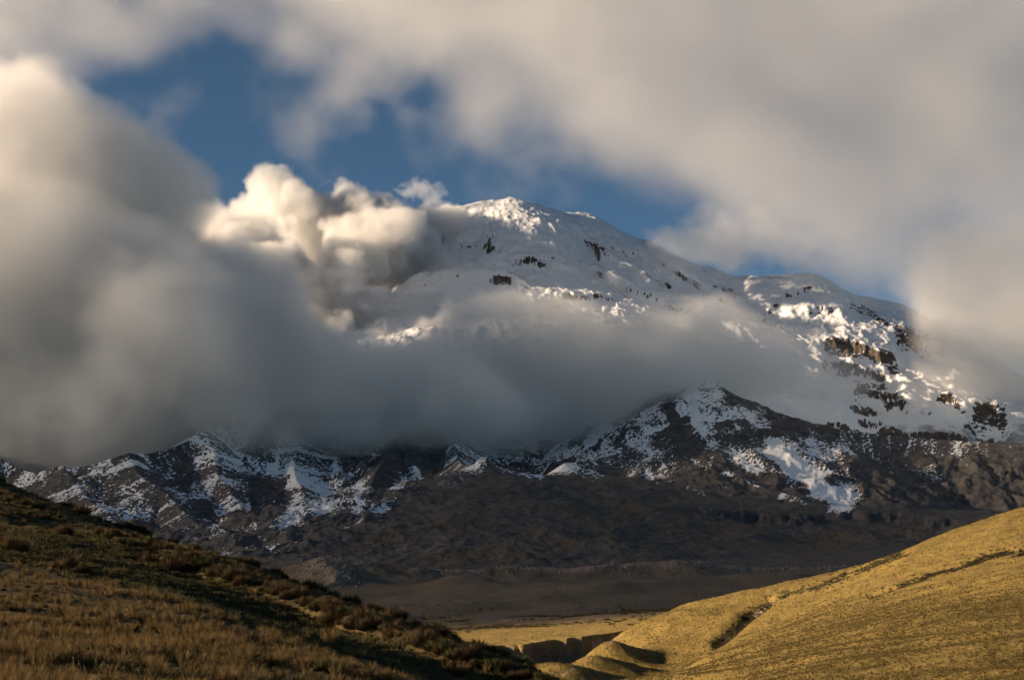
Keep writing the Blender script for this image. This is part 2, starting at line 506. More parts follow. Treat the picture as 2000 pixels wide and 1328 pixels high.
snow = 0.5 + 2.0 * (cover - rank) - 0.5 * (1 - ss(0.0, 0.06, cover))
bare = lerp_pts(u, [(-200, 1030), (400, 1110), (560, 1110), (640, 1060), (700, 1045), (760, 1000), (850, 945), (945, 918), (1050, 935), (1200, 935),
                    (1300, 950), (1400, 960), (1500, 975), (1640, 990), (1750, 1000), (2300, 1000)])
snow += 0.8 * win * np.exp(-((v - line + 2) / 5) ** 2) * ss(0.1, 0.5, fbm(X / 30, Y / 30, 3, seed=36))
grass = ss(-10, 60, v - bare) * (1 - wall) * ss(-0.14, 0.2, fbm(X / 240, Y / 240, 5, seed=37) + 0.55 * fbm(X / 55, Y / 70, 4, 0.6, seed=40) + 0.06)
grid_object('rocky_ridge', X, Y, H, mat_ridge, {'snow': snow, 'grass': grass})
print('mountains', time.time() - T0)

# ------------------------------------------------------------------ the plain with its moraine and the cut stream bank
def scrub_material():
    M = Mat('dry_paramo_ground', 0.95, 0.1)
    n1 = M.noise(1 / 90.0, 6, 0.6, stretch=(1, 0.35, 1))
    n2 = M.noise(1 / 14.0, 5, 0.65, stretch=(1, 0.3, 1))
    n3 = M.noise(1 / 3.0, 4, 0.7, stretch=(1, 0.4, 1))
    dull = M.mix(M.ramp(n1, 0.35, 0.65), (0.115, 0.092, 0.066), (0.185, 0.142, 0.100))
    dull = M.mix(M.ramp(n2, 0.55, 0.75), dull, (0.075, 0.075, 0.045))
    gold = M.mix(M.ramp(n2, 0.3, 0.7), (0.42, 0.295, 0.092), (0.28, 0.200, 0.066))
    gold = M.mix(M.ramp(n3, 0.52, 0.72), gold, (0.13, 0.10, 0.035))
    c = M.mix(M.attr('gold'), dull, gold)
    earth = M.mix(n2, (0.085, 0.066, 0.055), (0.20, 0.155, 0.125))
    c = M.mix(M.attr('earth'), c, earth)
    pale = M.ramp(M.math('ADD', M.attr('pale'), M.math('MULTIPLY', M.math('SUBTRACT', n2, 0.5), 1.4)), 0.55, 0.75)
    c = M.mix(pale, c, (0.36, 0.27, 0.20))
    stone = M.ramp(M.math('ADD', M.attr('stone'), M.math('MULTIPLY', M.math('SUBTRACT', n3, 0.5), 1.6)), 0.6, 0.8)
    c = M.mix(stone, c, M.mix(n3, (0.16, 0.125, 0.10), (0.34, 0.265, 0.21)))
    M.color(c)
    M.bump(M.math('ADD', M.math('MULTIPLY', n3, 1.0), n2), 1.6, 0.9)
    return M.m


mat_scrub = scrub_material()
ys = np.r_[np.linspace(600, 1000, 170), np.geomspace(1003, 2000, 90), np.linspace(2012, 3950, 220)]
X, Y = polar(-250, 2300, 760, ys)
pts = [P(*q) for q in [(600, 1262, 900), (900, 1262, 900), (1000, 1256, 910), (1100, 1247, 920), (1215, 1233, 950), (1300, 1215, 1000), (1450, 1190, 1040),
                       (700, 1240, 1150), (900, 1236, 1120), (1100, 1222, 1180), (1300, 1200, 1250), (1500, 1172, 1300), (1900, 1120, 1300),
                       (0, 1240, 1200), (0, 1215, 1700), (700, 1215, 1600), (1000, 1208, 1650), (1300, 1188, 1700), (1600, 1160, 1700),
                       (0, 1180, 2300), (700, 1188, 2200), (1000, 1182, 2300), (1350, 1170, 2300), (1800, 1140, 2300),
                       (0, 1150, 3000), (700, 1150, 2900), (1000, 1152, 2900), (1350, 1145, 2900), (1800, 1120, 3000),
                       (-200, 1115, 3900), (500, 1120, 3900), (1000, 1118, 3900), (1500, 1108, 3900), (2200, 1090, 3900),
                       (0, 1300, 650), (600, 1290, 700), (2200, 1080, 1200)]]
H = tps(pts, X, Y)
H += fbm(X / 260, Y / 260, 5, seed=41) * 5 * ss(1200, 2200, Y) + fbm(X / 45, Y / 60, 4, seed=42) * 0.9
r = Ridges(X + 12 * fbm(X / 120, Y / 120, 4, seed=43), Y + 20 * fbm(X / 120, Y / 120, 4, seed=44))
r.add([(500, 1150, 3300), (585, 1112, 3300), (630, 1086, 3320), (700, 1090, 3340), (780, 1104, 3360), (860, 1112, 3380), (930, 1111, 3400),
       (1000, 1104, 3420), (1100, 1108, 3430), (1200, 1101, 3440), (1330, 1092, 3450), (1400, 1099, 3460), (1520, 1107, 3470), (1650, 1104, 3480),
       (1800, 1098, 3480), (2300, 1085, 3480)], 0.42, 0.2, 60)
r.add([(630, 1088, 3320), (660, 1120, 3080), (640, 1142, 2900)], 0.32, 0.2, 60, 8)
mor = r.h + fbm(X / 30, Y / 40, 4, 0.6, seed=45) * 4
e = np.clip(0.5 + 0.5 * (mor - H) / 8, 0, 1)
H = H * (1 - e) + mor * e + 8 * e * (1 - e)
for (uu, vv, yy, hh, sx_, sy_) in [(910, 1146, 2850, 24, 75, 120), (1150, 1150, 2700, 16, 120, 100), (1450, 1135, 2800, 18, 150, 120), (1250, 1172, 2300, 10, 160, 90)]:
    c = P(uu, vv, yy)
    H += hh * np.exp(-((X - c[0]) / sx_) ** 2 - ((Y - c[1]) / sy_) ** 2)
stone = e * ss(-0.3, 0.35, fbm(X / 90, Y / 120, 4, seed=46) + 0.35 * ss(70, 0, r.d) + 0.1) * (0.32 + 0.6 * np.exp(-(r.d / 45) ** 2))
# stream bank: the flat breaks off along an edge and drops some eighteen metres
edge = [P(*q) for q in [(600, 1262, 880), (870, 1266, 885), (985, 1262, 895), (1040, 1254, 905), (1100, 1247, 918), (1170, 1239, 935), (1215, 1233, 950), (1300, 1214, 1000), (1420, 1195, 1040)]]
ye = np.interp(X / Y, [q[0] / q[1] for q in edge], [q[1] for q in edge]).astype(f32) + 24 * fbm(X / 30, Y / 90, 4, 0.55, seed=47) + 4 * fbm(X / 8, Y / 20, 3, seed=50)
db = ye - Y
u0 = 1000 + F * X / Y
gul = ss(300, 860, u0) * (1 - ss(1230, 1330, u0))
H -= gul * (7 * ss(0, 5, db) + 7 * ss(4, 30, db) + 6 * ss(40, 110, db)) + gul * ss(4, 25, db) * (1 - ss(60, 120, db)) * 5.0 * ridged(X / 14, Y / 50, 4, seed=48)
H -= 0.7 * ss(1150, 1300, Y) * (1 - ss(1700, 2000, Y)) * ridged(X / 60, Y / 22, 3, seed=49) * 2.2
H -= 40 * ss(1225, 1300, u0) * (1 - ss(890, 945, Y))
earth = gul * ss(-1, 3, db) * (0.55 + 0.45 * ss(-0.2, 0.2, fbm(X / 30, Y / 60, 4, seed=51)))
u, v = project(X, Y, H)
pale = np.exp(-((Y - 1560 - 60 * fbm(X / 300, Y / 900, 3, seed=52)) / 150) ** 2) * ss(820, 950, u) * (1 - ss(1330, 1480, u)) * 0.62
pale = np.maximum(pale, gul * ss(0, 2, db) * (1 - ss(10, 22, db)) * np.clip(np.exp(-((u - 1166) / 13) ** 2) + np.exp(-((u - 1197) / 8) ** 2), 0, 1) * 1.1)
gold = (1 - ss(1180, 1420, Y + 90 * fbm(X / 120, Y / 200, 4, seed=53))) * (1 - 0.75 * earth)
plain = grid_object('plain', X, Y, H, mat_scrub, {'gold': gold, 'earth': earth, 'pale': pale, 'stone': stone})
PLAIN = (X, Y, H, e, r.d)


# ------------------------------------------------------------------ golden hill on the right
def tussock_ground(name, a, b, c, dark, s, bump):
    M = Mat(name, 0.95, 0.1)
    n1 = M.noise(1 / (40.0 * s), 6, 0.6)
    n2 = M.noise(1 / (7.0 * s), 5, 0.6, stretch=(1, 0.5, 1))
    n3 = M.noise(1 / (1.1 * s), 5, 0.7, stretch=(1, 0.55, 1))
    base = M.mix(M.ramp(n1, 0.35, 0.65), a, b)
    base = M.mix(M.ramp(n2, 0.42, 0.7), base, c)
    base = M.mix(M.math('MULTIPLY', M.attr('rough'), M.math('ADD', 0.25, M.math('MULTIPLY', n1, 0.9))), base, M.mix(n2, (0.12, 0.085, 0.030), (0.155, 0.115, 0.036)))
    base = M.mix(M.ramp(M.math('ADD', n3, M.math('MULTIPLY', M.attr('rough'), 0.12)), 0.55, 0.72), base, dark)
    base = M.mix(M.ramp(M.math('ADD', M.attr('bank'), M.math('MULTIPLY', M.math('ADD', M.math('SUBTRACT', n2, 0.5), M.math('SUBTRACT', n3, 0.5)), 1.5)), 0.42, 0.7), base, M.mix(n3, (0.030, 0.026, 0.014), (0.075, 0.060, 0.030)))
    base = M.mix(M.ramp(M.math('ADD', M.attr('scar'), M.math('MULTIPLY', M.math('ADD', M.math('SUBTRACT', n2, 0.5), M.math('SUBTRACT', n3, 0.5)), 1.1)), 0.5, 0.7), base, (0.34, 0.25, 0.18))
    M.color(base)
    M.bump(M.math('ADD', n3, M.math('MULTIPLY', n2, 1.5)), bump, 1.0)
    return M.m


mat_gold = tussock_ground('golden_tussock_grass', (0.30, 0.210, 0.064), (0.235, 0.168, 0.055), (0.165, 0.124, 0.043), (0.08, 0.060, 0.023), 1.0, 0.8)
X, Y = polar(960, 2330, 560, np.r_[np.geomspace(225, 420, 90), np.linspace(422, 1060, 270), np.linspace(1070, 1150, 10)])
pts = [P(*q) for q in [
    (2330, 930, 780), (2150, 968, 790), (2000, 999, 800), (1870, 1031, 840), (1760, 1079, 880), (1650, 1115, 920), (1560, 1148, 950), (1480, 1173, 985), (1400, 1199, 1010), (1320, 1222, 1035),
    (2000, 1045, 1000), (1760, 1115, 1050), (1560, 1172, 1100), (1400, 1215, 1130), (1300, 1235, 1130),
    (2200, 1080, 640), (2000, 1106, 640), (1830, 1140, 690), (1680, 1172, 740), (1560, 1196, 800), (1480, 1215, 830), (1430, 1235, 830),
    (2000, 1195, 500), (1750, 1215, 550), (1600, 1242, 590), (1500, 1265, 610), (1420, 1290, 600), (1350, 1310, 600), (1280, 1330, 590),
    (2000, 1345, 330), (1700, 1345, 380), (1450, 1345, 440), (1280, 1352, 520), (2200, 1450, 235), (1500, 1450, 300), (1200, 1430, 420),
    (1335, 1298, 790), (1305, 1330, 720), (1260, 1372, 640), (1292, 1292, 830), (1262, 1335, 745), (1228, 1345, 705), (1370, 1290, 720), (1345, 1330, 640),
    (1250, 1227, 960), (1215, 1237, 900), (1185, 1252, 840), (1152, 1277, 760), (1115, 1299, 700), (1085, 1323, 645), (1040, 1360, 590),
    (1160, 1330, 860), (1110, 1360, 800), (1050, 1390, 720), (980, 1400, 600), (1190, 1290, 950), (1000, 1430, 420)]]
H = tps(pts, X, Y)
H += fbm((0.75 * X + 0.66 * Y) / 30, (-0.66 * X + 0.75 * Y) / 150, 4, seed=66) * 3.0 * ss(1060, 1110, project(X, Y, H)[1])
H += fbm(X / 60, Y / 60, 5, seed=61) * 1.3 + fbm(X / 9, Y / 9, 3, 0.6, seed=62) * 0.35
u, v = project(X, Y, H)


def cut(pts, w, depth, wob=4):
    p = np.array(pts, float)
    best = np.full(u.shape, 1e9, f32)
    tt = np.zeros(u.shape, f32)
    L = len(p) - 1
    uu = u + wob * fbm(X / 20, Y / 20, 3, seed=63)
    vv = v + wob * fbm(X / 20, Y / 20, 3, seed=64)
    for i, ((a0, b0), (a1, b1)) in enumerate(zip(p[:-1], p[1:])):
        dx, dy = a1 - a0, b1 - b0
        k = np.clip(((uu - a0) * dx + (vv - b0) * dy) / (dx * dx + dy * dy), 0, 1)
        d = np.hypot(uu - a0 - k * dx, vv - b0 - k * dy)
        m = d < best
        best = np.where(m, d, best)
        tt = np.where(m, (i + k) / L, tt)
    return np.exp(-(best / w) ** 2) * depth, tt


bank = np.zeros(X.shape, f32)
scar = np.zeros(X.shape, f32)
g, t = cut([(1500, 1170), (1465, 1195), (1430, 1225), (1400, 1252), (1378, 1275)], 11, 1.0)
H -= 4.5 * g * (1 - ss(0.55, 1, t))
bank = np.maximum(bank, g * (1 - ss(0.75, 1, t)) * 1.15)
g, t = cut([(1496, 1171), (1474, 1184)], 5.5, 1.0, 8)
scar = np.maximum(scar, g * 0.95)
g, t = cut([(1760, 1082), (1690, 1112), (1600, 1145), (1520, 1165), (1490, 1178)], 9, 1.0, 12)
bank = np.maximum(bank, g * 0.62)
g, t = cut([(2060, 1062), (1990, 1077), (1930, 1085), (1860, 1108), (1790, 1128), (1700, 1162)], 5.5, 1.0, 12)
H -= 1.2 * g
bank = np.maximum(bank, g * (1.05 - 0.6 * ss(0.6, 1.0, t)))
g, t = cut([(1215, 1240), (1180, 1262), (1150, 1287), (1100, 1318)], 4, 1.0)
scar = np.maximum(scar, g * 0.62)
rough = ss(1130, 1200, v - 0.05 * (2000 - u)) * ss(1450, 1750, u) * ss(-0.3, 0.3, fbm(X / 60, Y / 40, 4, seed=65))  # patchy olive, darker lower down to paint in the weaker sun there
hill = grid_object('hill', X, Y, H, mat_gold, {'bank': bank, 'scar': scar, 'rough': rough})
GOLD = (X, Y, H, bank + scar)
bank_hill = bank

# ------------------------------------------------------------------ shaded hillside at the left
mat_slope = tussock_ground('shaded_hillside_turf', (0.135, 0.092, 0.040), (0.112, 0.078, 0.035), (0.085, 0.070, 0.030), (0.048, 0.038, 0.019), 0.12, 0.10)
X, Y = polar(-1250, 1280, 560, np.r_[np.geomspace(20, 185, 280), np.linspace(188, 240, 14)])
pts = [P(*q) for q in [
    (-1200, 740, 190), (-1200, 810, 130), (-1200, 880, 85), (-1200, 1010, 54), (-1200, 1170, 38), (-1200, 1480, 21), (-700, 800, 185), (-600, 885, 135), (-300, 840, 180), (-100, 905, 172), (0, 952, 165), (165, 1008, 160), (330, 1062, 150), (470, 1118, 140), (560, 1142, 135), (680, 1182, 125), (830, 1238, 110), (960, 1280, 98), (1060, 1322, 88), (1110, 1350, 82), (1250, 1420, 72),  # leftmost points: unseen ground raised to shade this hillside
    (-200, 990, 225), (0, 1040, 225), (330, 1120, 205), (680, 1240, 165), (960, 1330, 125), (1150, 1400, 100),
    (-200, 950, 135), (0, 1003, 130), (150, 1032, 124), (300, 1066, 118), (480, 1134, 108), (600, 1176, 100), (700, 1216, 94), (850, 1266, 84),
    (-200, 1090, 88), (0, 1125, 85), (200, 1150, 82), (400, 1192, 77), (600, 1240, 71), (750, 1284, 67), (950, 1350, 62),
    (-200, 1215, 55), (0, 1230, 54), (300, 1262, 52), (600, 1306, 50), (-200, 1325, 38), (0, 1330, 38), (300, 1345, 39), (600, 1375, 40), (900, 1430, 42), (1200, 1500, 45),
    (-200, 1560, 21), (0, 1560, 21), (500, 1580, 22), (1000, 1600, 24)]]
H = tps(pts, X, Y)
u, v = project(X, Y, H)
top = lerp_pts(u, [(-1200, 500), (-300, 900), (0, 1000), (150, 1030), (300, 1062), (480, 1130), (600, 1172), (700, 1212), (850, 1262), (1000, 1310), (1200, 1390)]) + 5 * fbm(X / 5, Y / 5, 3, seed=71)
bot = lerp_pts(u, [(-1200, 700), (-300, 1000), (0, 1085), (120, 1110), (250, 1140), (350, 1170), (480, 1195), (600, 1222), (700, 1250), (850, 1300), (1000, 1350), (1200, 1420)]) + 9 * fbm(X / 6, Y / 6, 4, seed=72)
band = ss(-2, 6, v - top) * (1 - ss(-6, 8, v - bot))
H -= 0.8 * ss(-3, 5, v - top) * (1 - ss(20, 120, v - top))
ph = fbm(X / 1.6, Y / 2.2, 4, 0.55, seed=73)
H += 0.10 * ph + 0.35 * fbm(X / 9, Y / 9, 4, seed=74) + 0.10 * np.abs(fbm(X / 0.7, Y / 1.4, 3, seed=75)) * (0.5 + band)
u, v = project(X, Y, H)
edge_dark = np.exp(-((v - top - 3) / 12) ** 2)  # brink painted dark where the sun would catch its bumps
bank = np.clip(0.50 * band + 1.0 * edge_dark, 0, 1.3)
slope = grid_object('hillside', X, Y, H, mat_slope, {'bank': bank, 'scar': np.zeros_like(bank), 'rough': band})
SLOPE = (X, Y, H, band, u, v)
STRIP = (1 - ss(-6, 2, v - top)).astype(f32)
print('land', time.time() - T0)
# ------------------------------------------------------------------ boulders on the moraine
rg = np.random.default_rng(5)


def rock_mesh(seed):
    g = np.random.default_rng(seed)
    t = (1 + 5 ** 0.5) / 2
    v_ = np.array([(-1, t, 0), (1, t, 0), (-1, -t, 0), (1, -t, 0), (0, -1, t), (0, 1, t), (0, -1, -t), (0, 1, -t), (t, 0, -1), (t, 0, 1), (-t, 0, -1), (-t, 0, 1)]) / 1.9
    f_ = np.array([(0, 11, 5), (0, 5, 1), (0, 1, 7), (0, 7, 10), (0, 10, 11), (1, 5, 9), (5, 11, 4), (11, 10, 2), (10, 7, 6), (7, 1, 8), (3, 9, 4), (3, 4, 2), (3, 2, 6), (3, 6, 8), (3, 8, 9), (4, 9, 5), (2, 4, 11), (6, 2, 10), (8, 6, 7), (9, 8, 1)])
    return v_ * g.uniform(0.65, 1.25, (12, 1)) * g.uniform(0.7, 1.2, 3), f_


M = Mat('lichened_andesite', 0.9, 0.2)
M.color(M.mix(M.noise(0.4, 5, 0.7), (0.15, 0.118, 0.096), (0.33, 0.255, 0.20)))
M.bump(M.noise(1.5, 5, 0.7), 0.3)
mat_boulder = M.m
Xp, Yp, Hp, Ep, Dp = PLAIN
wgt = (Ep * np.exp(-(Dp / 40) ** 2) * ss(-0.4, 0.3, fbm(Xp / 120, Yp / 120, 3, seed=81)) * (Yp > 2500)).ravel()
cum = np.cumsum(wgt)
idx = np.searchsorted(cum, rg.random(2000) * cum[-1])
VV, FF, off = [], [], 0
for k, i in enumerate(idx):
    v_, f_ = rock_mesh(k % 17)
    a_ = rg.random() * 6.28
    s_ = 0.5 + 3.2 * rg.random() ** 4
    w_ = v_.copy()
    w_[:, 0], w_[:, 1] = v_[:, 0] * math.cos(a_) - v_[:, 1] * math.sin(a_), v_[:, 0] * math.sin(a_) + v_[:, 1] * math.cos(a_)
    VV.append(w_ * s_ + (Xp.flat[i] + rg.normal() * 2, Yp.flat[i], Hp.flat[i] + s_ * 0.2))
    FF.append(f_ + off)
    off += 12
link('boulders', new_mesh('boulders', np.concatenate(VV), np.concatenate(FF).ravel(), 3, mat_boulder, smooth=False), kind='stuff',
     label='countless brown boulders strewn along the moraine crest', category='boulders')


# ------------------------------------------------------------------ plants
def blade_mesh(name, n, h, spread, lean, width, mat, seed, dome=False, droop=0.25):
    """a bunch of curved blades; each has a base, a knee and a tip"""
    g = np.random.default_rng(seed)
    co, fc, hh = [], [], []
    for i in range(n):
        a_ = g.random() * 6.283
        rr = spread * math.sqrt(g.random())
        bx, by = rr * math.cos(a_), rr * math.sin(a_)
        th = a_ + g.normal() * 0.5
        ln = h * g.uniform(0.55, 1.1)
        ti = lean * (g.random() ** 0.7 if dome else (0.25 + 0.75 * rr / spread)) + g.normal() * 0.08
        if dome:
            ln *= 1.0 - 0.25 * (ti / 1.5) ** 2
        dx, dy = math.cos(th), math.sin(th)
        px, py = -dy, dx
        kx, kz = math.sin(ti) * 0.55 * ln, math.cos(ti) * 0.55 * ln
        t2 = ti + droop * g.random()
        tx, tz = kx + math.sin(t2) * 0.5 * ln, kz + math.cos(t2) * 0.5 * ln
        w = width * g.uniform(0.6, 1.2)
        o_ = len(co)
        co += [(bx - px * w, by - py * w, -0.05), (bx + px * w, by + py * w, -0.05), (bx + dx * kx + px * w * 0.8, by + dy * kx + py * w * 0.8, kz),
               (bx + dx * kx - px * w * 0.8, by + dy * kx - py * w * 0.8, kz), (bx + dx * tx, by + dy * tx, tz)]
        hh += [0, 0, 0.55, 0.55, 1]
        fc += [(o_, o_ + 1, o_ + 2), (o_, o_ + 2, o_ + 3), (o_ + 3, o_ + 2, o_ + 4)]
    return new_mesh(name, np.array(co), np.array(fc).ravel(), 3, mat, {'tip': np.array(hh)}, smooth=False)


def leaf_material(name, base, tip, tip2, trans=0.35):
    M = Mat(name, 0.8, 0.15)
    rnd = M.n('ShaderNodeObjectInfo').outputs['Random']
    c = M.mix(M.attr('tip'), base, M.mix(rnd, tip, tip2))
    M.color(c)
    tr = M.n('ShaderNodeBsdfTranslucent')
    M.put(tr.inputs['Color'], c)
    mx = M.n('ShaderNodeMixShader')
    mx.inputs[0].default_value = trans
    out = M.t.nodes['Material Output']
    M.t.links.new(M.b.outputs[0], mx.inputs[1])
    M.t.links.new(tr.outputs[0], mx.inputs[2])
    M.t.links.new(mx.outputs[0], out.inputs['Surface'])
    return M.m


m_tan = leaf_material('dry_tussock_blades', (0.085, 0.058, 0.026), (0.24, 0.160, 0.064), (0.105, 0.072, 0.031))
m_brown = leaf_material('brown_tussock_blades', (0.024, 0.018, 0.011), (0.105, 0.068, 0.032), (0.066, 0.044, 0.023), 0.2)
m_green = leaf_material('olive_shrub_leaves', (0.018, 0.019, 0.009), (0.074, 0.076, 0.026), (0.050, 0.054, 0.020), 0.2)
m_moss = leaf_material('dark_heath_leaves', (0.032, 0.027, 0.015), (0.125, 0.112, 0.044), (0.075, 0.064, 0.029), 0.25)
m_gold = leaf_material('golden_grass_blades', (0.10, 0.075, 0.026), (0.29, 0.215, 0.072), (0.14, 0.106, 0.040))
m_pale = leaf_material('pale_woolly_leaves', (0.12, 0.10, 0.055), (0.50, 0.44, 0.27), (0.42, 0.38, 0.24), 0.2)
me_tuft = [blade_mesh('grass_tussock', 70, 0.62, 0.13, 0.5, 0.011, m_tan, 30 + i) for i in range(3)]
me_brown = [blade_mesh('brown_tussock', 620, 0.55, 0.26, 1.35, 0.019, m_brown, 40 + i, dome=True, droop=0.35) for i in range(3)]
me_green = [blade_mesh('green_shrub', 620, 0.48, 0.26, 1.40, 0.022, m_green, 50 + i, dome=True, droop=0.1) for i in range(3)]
me_gold = blade_mesh('golden_tussock', 220, 0.75, 0.14, 0.55, 0.012, m_tan, 60)
me_pale = blade_mesh('pale_plant', 60, 0.20, 0.13, 1.2, 0.018, m_pale, 61, dome=True)
me_heath = blade_mesh('heath', 60, 0.20, 0.22, 1.3, 0.018, m_moss, 62, dome=True)
me_hill = [blade_mesh('hill_tussock', 16, 0.55, 0.16, 0.75, 0.035, m_gold, 63 + i) for i in range(2)]


def stalk_mesh():
    g = np.random.default_rng(8)
    co, fc, hh = [], [], []
    for k in range(46):
        z = 0.08 + 0.6 * k / 46
        a_ = k * 2.4
        r_ = 0.055 * (1.15 - k / 46)
        x, y = 0.06 * z, 0.0
        c, s_ = math.cos(a_), math.sin(a_)
        o_ = len(co)
        co += [(x - s_ * 0.012, y + c * 0.012, z), (x + s_ * 0.012, y - c * 0.012, z), (x + c * r_, y + s_ * r_, z + 0.045)]
        hh += [0.5, 0.5, 1]
        fc.append((o_, o_ + 1, o_ + 2))
    for k in range(3):
        a0, a1 = k * 2.094, (k + 1) * 2.094
        o_ = len(co)
        co += [(0.014 * math.cos(a0), 0.014 * math.sin(a0), -0.05), (0.014 * math.cos(a1), 0.014 * math.sin(a1), -0.05), (0.045, 0, 0.72)]
        hh += [0, 0, 0.6]
        fc.append((o_, o_ + 1, o_ + 2))
    return new_mesh('flower_stalk', np.array(co), np.array(fc).ravel(), 3, m_green2, {'tip': np.array(hh)}, smooth=False)


m_green2 = leaf_material('yellow_green_stalk', (0.06, 0.06, 0.02), (0.26, 0.23, 0.07), (0.22, 0.20, 0.07), 0.3)
me_stalk = stalk_mesh()
Xs, Ys, Hs, Bs, Us, Vs = SLOPE
_front = (Ys > 24) & (Ys < 180)


def on_crest(uu):
    m_ = np.abs(Us - uu) < 3.5
    d_ = np.where(m_ & _front, Vs, 1e9)
    i = int(np.argmin(d_))
    return Xs.flat[i], Ys.flat[i], Hs.flat[i]


def on_slope(uu, vv):
    """nearest spot of the hillside, seen in that direction"""
    d_ = (Us - uu) ** 2 + (Vs - vv) ** 2 + np.where(_front, 0, 1e9)
    d_ = d_ + np.where(d_ < d_.min() + 60, Ys * 0.3, 1e6)
    i = int(np.argmin(d_))
    return Xs.flat[i], Ys.flat[i], Hs.flat[i]


def plant(name, me, uu, vv, size, label, cat, group=None, tall=1.0, sky_=False):
    """size: width in photo pixels at that distance"""
    x, y, z = on_crest(uu) if sky_ else on_slope(uu, vv)
    w_ = size * y / F * (1.4 if 'tussock' in name or 'shrub' in name else 1.0)
    nat = max(me.vertices[0].co.length, 1e-3)
    ext = np.empty(len(me.vertices) * 3, f32)
    me.vertices.foreach_get('co', ext)
    ext = ext.reshape(-1, 3)
    wid = float(np.percentile(np.abs(ext[:, 0]), 96) * 2)
    s_ = w_ / wid
    o = link(name, me, label=label, category=cat)
    if group:
        o['group'] = group
    o.location = (x, y, z - 0.02)
    o.rotation_euler = (0, 0, rg.random() * 6.28)
    o.scale = (s_, s_, s_ * tall)
    return o


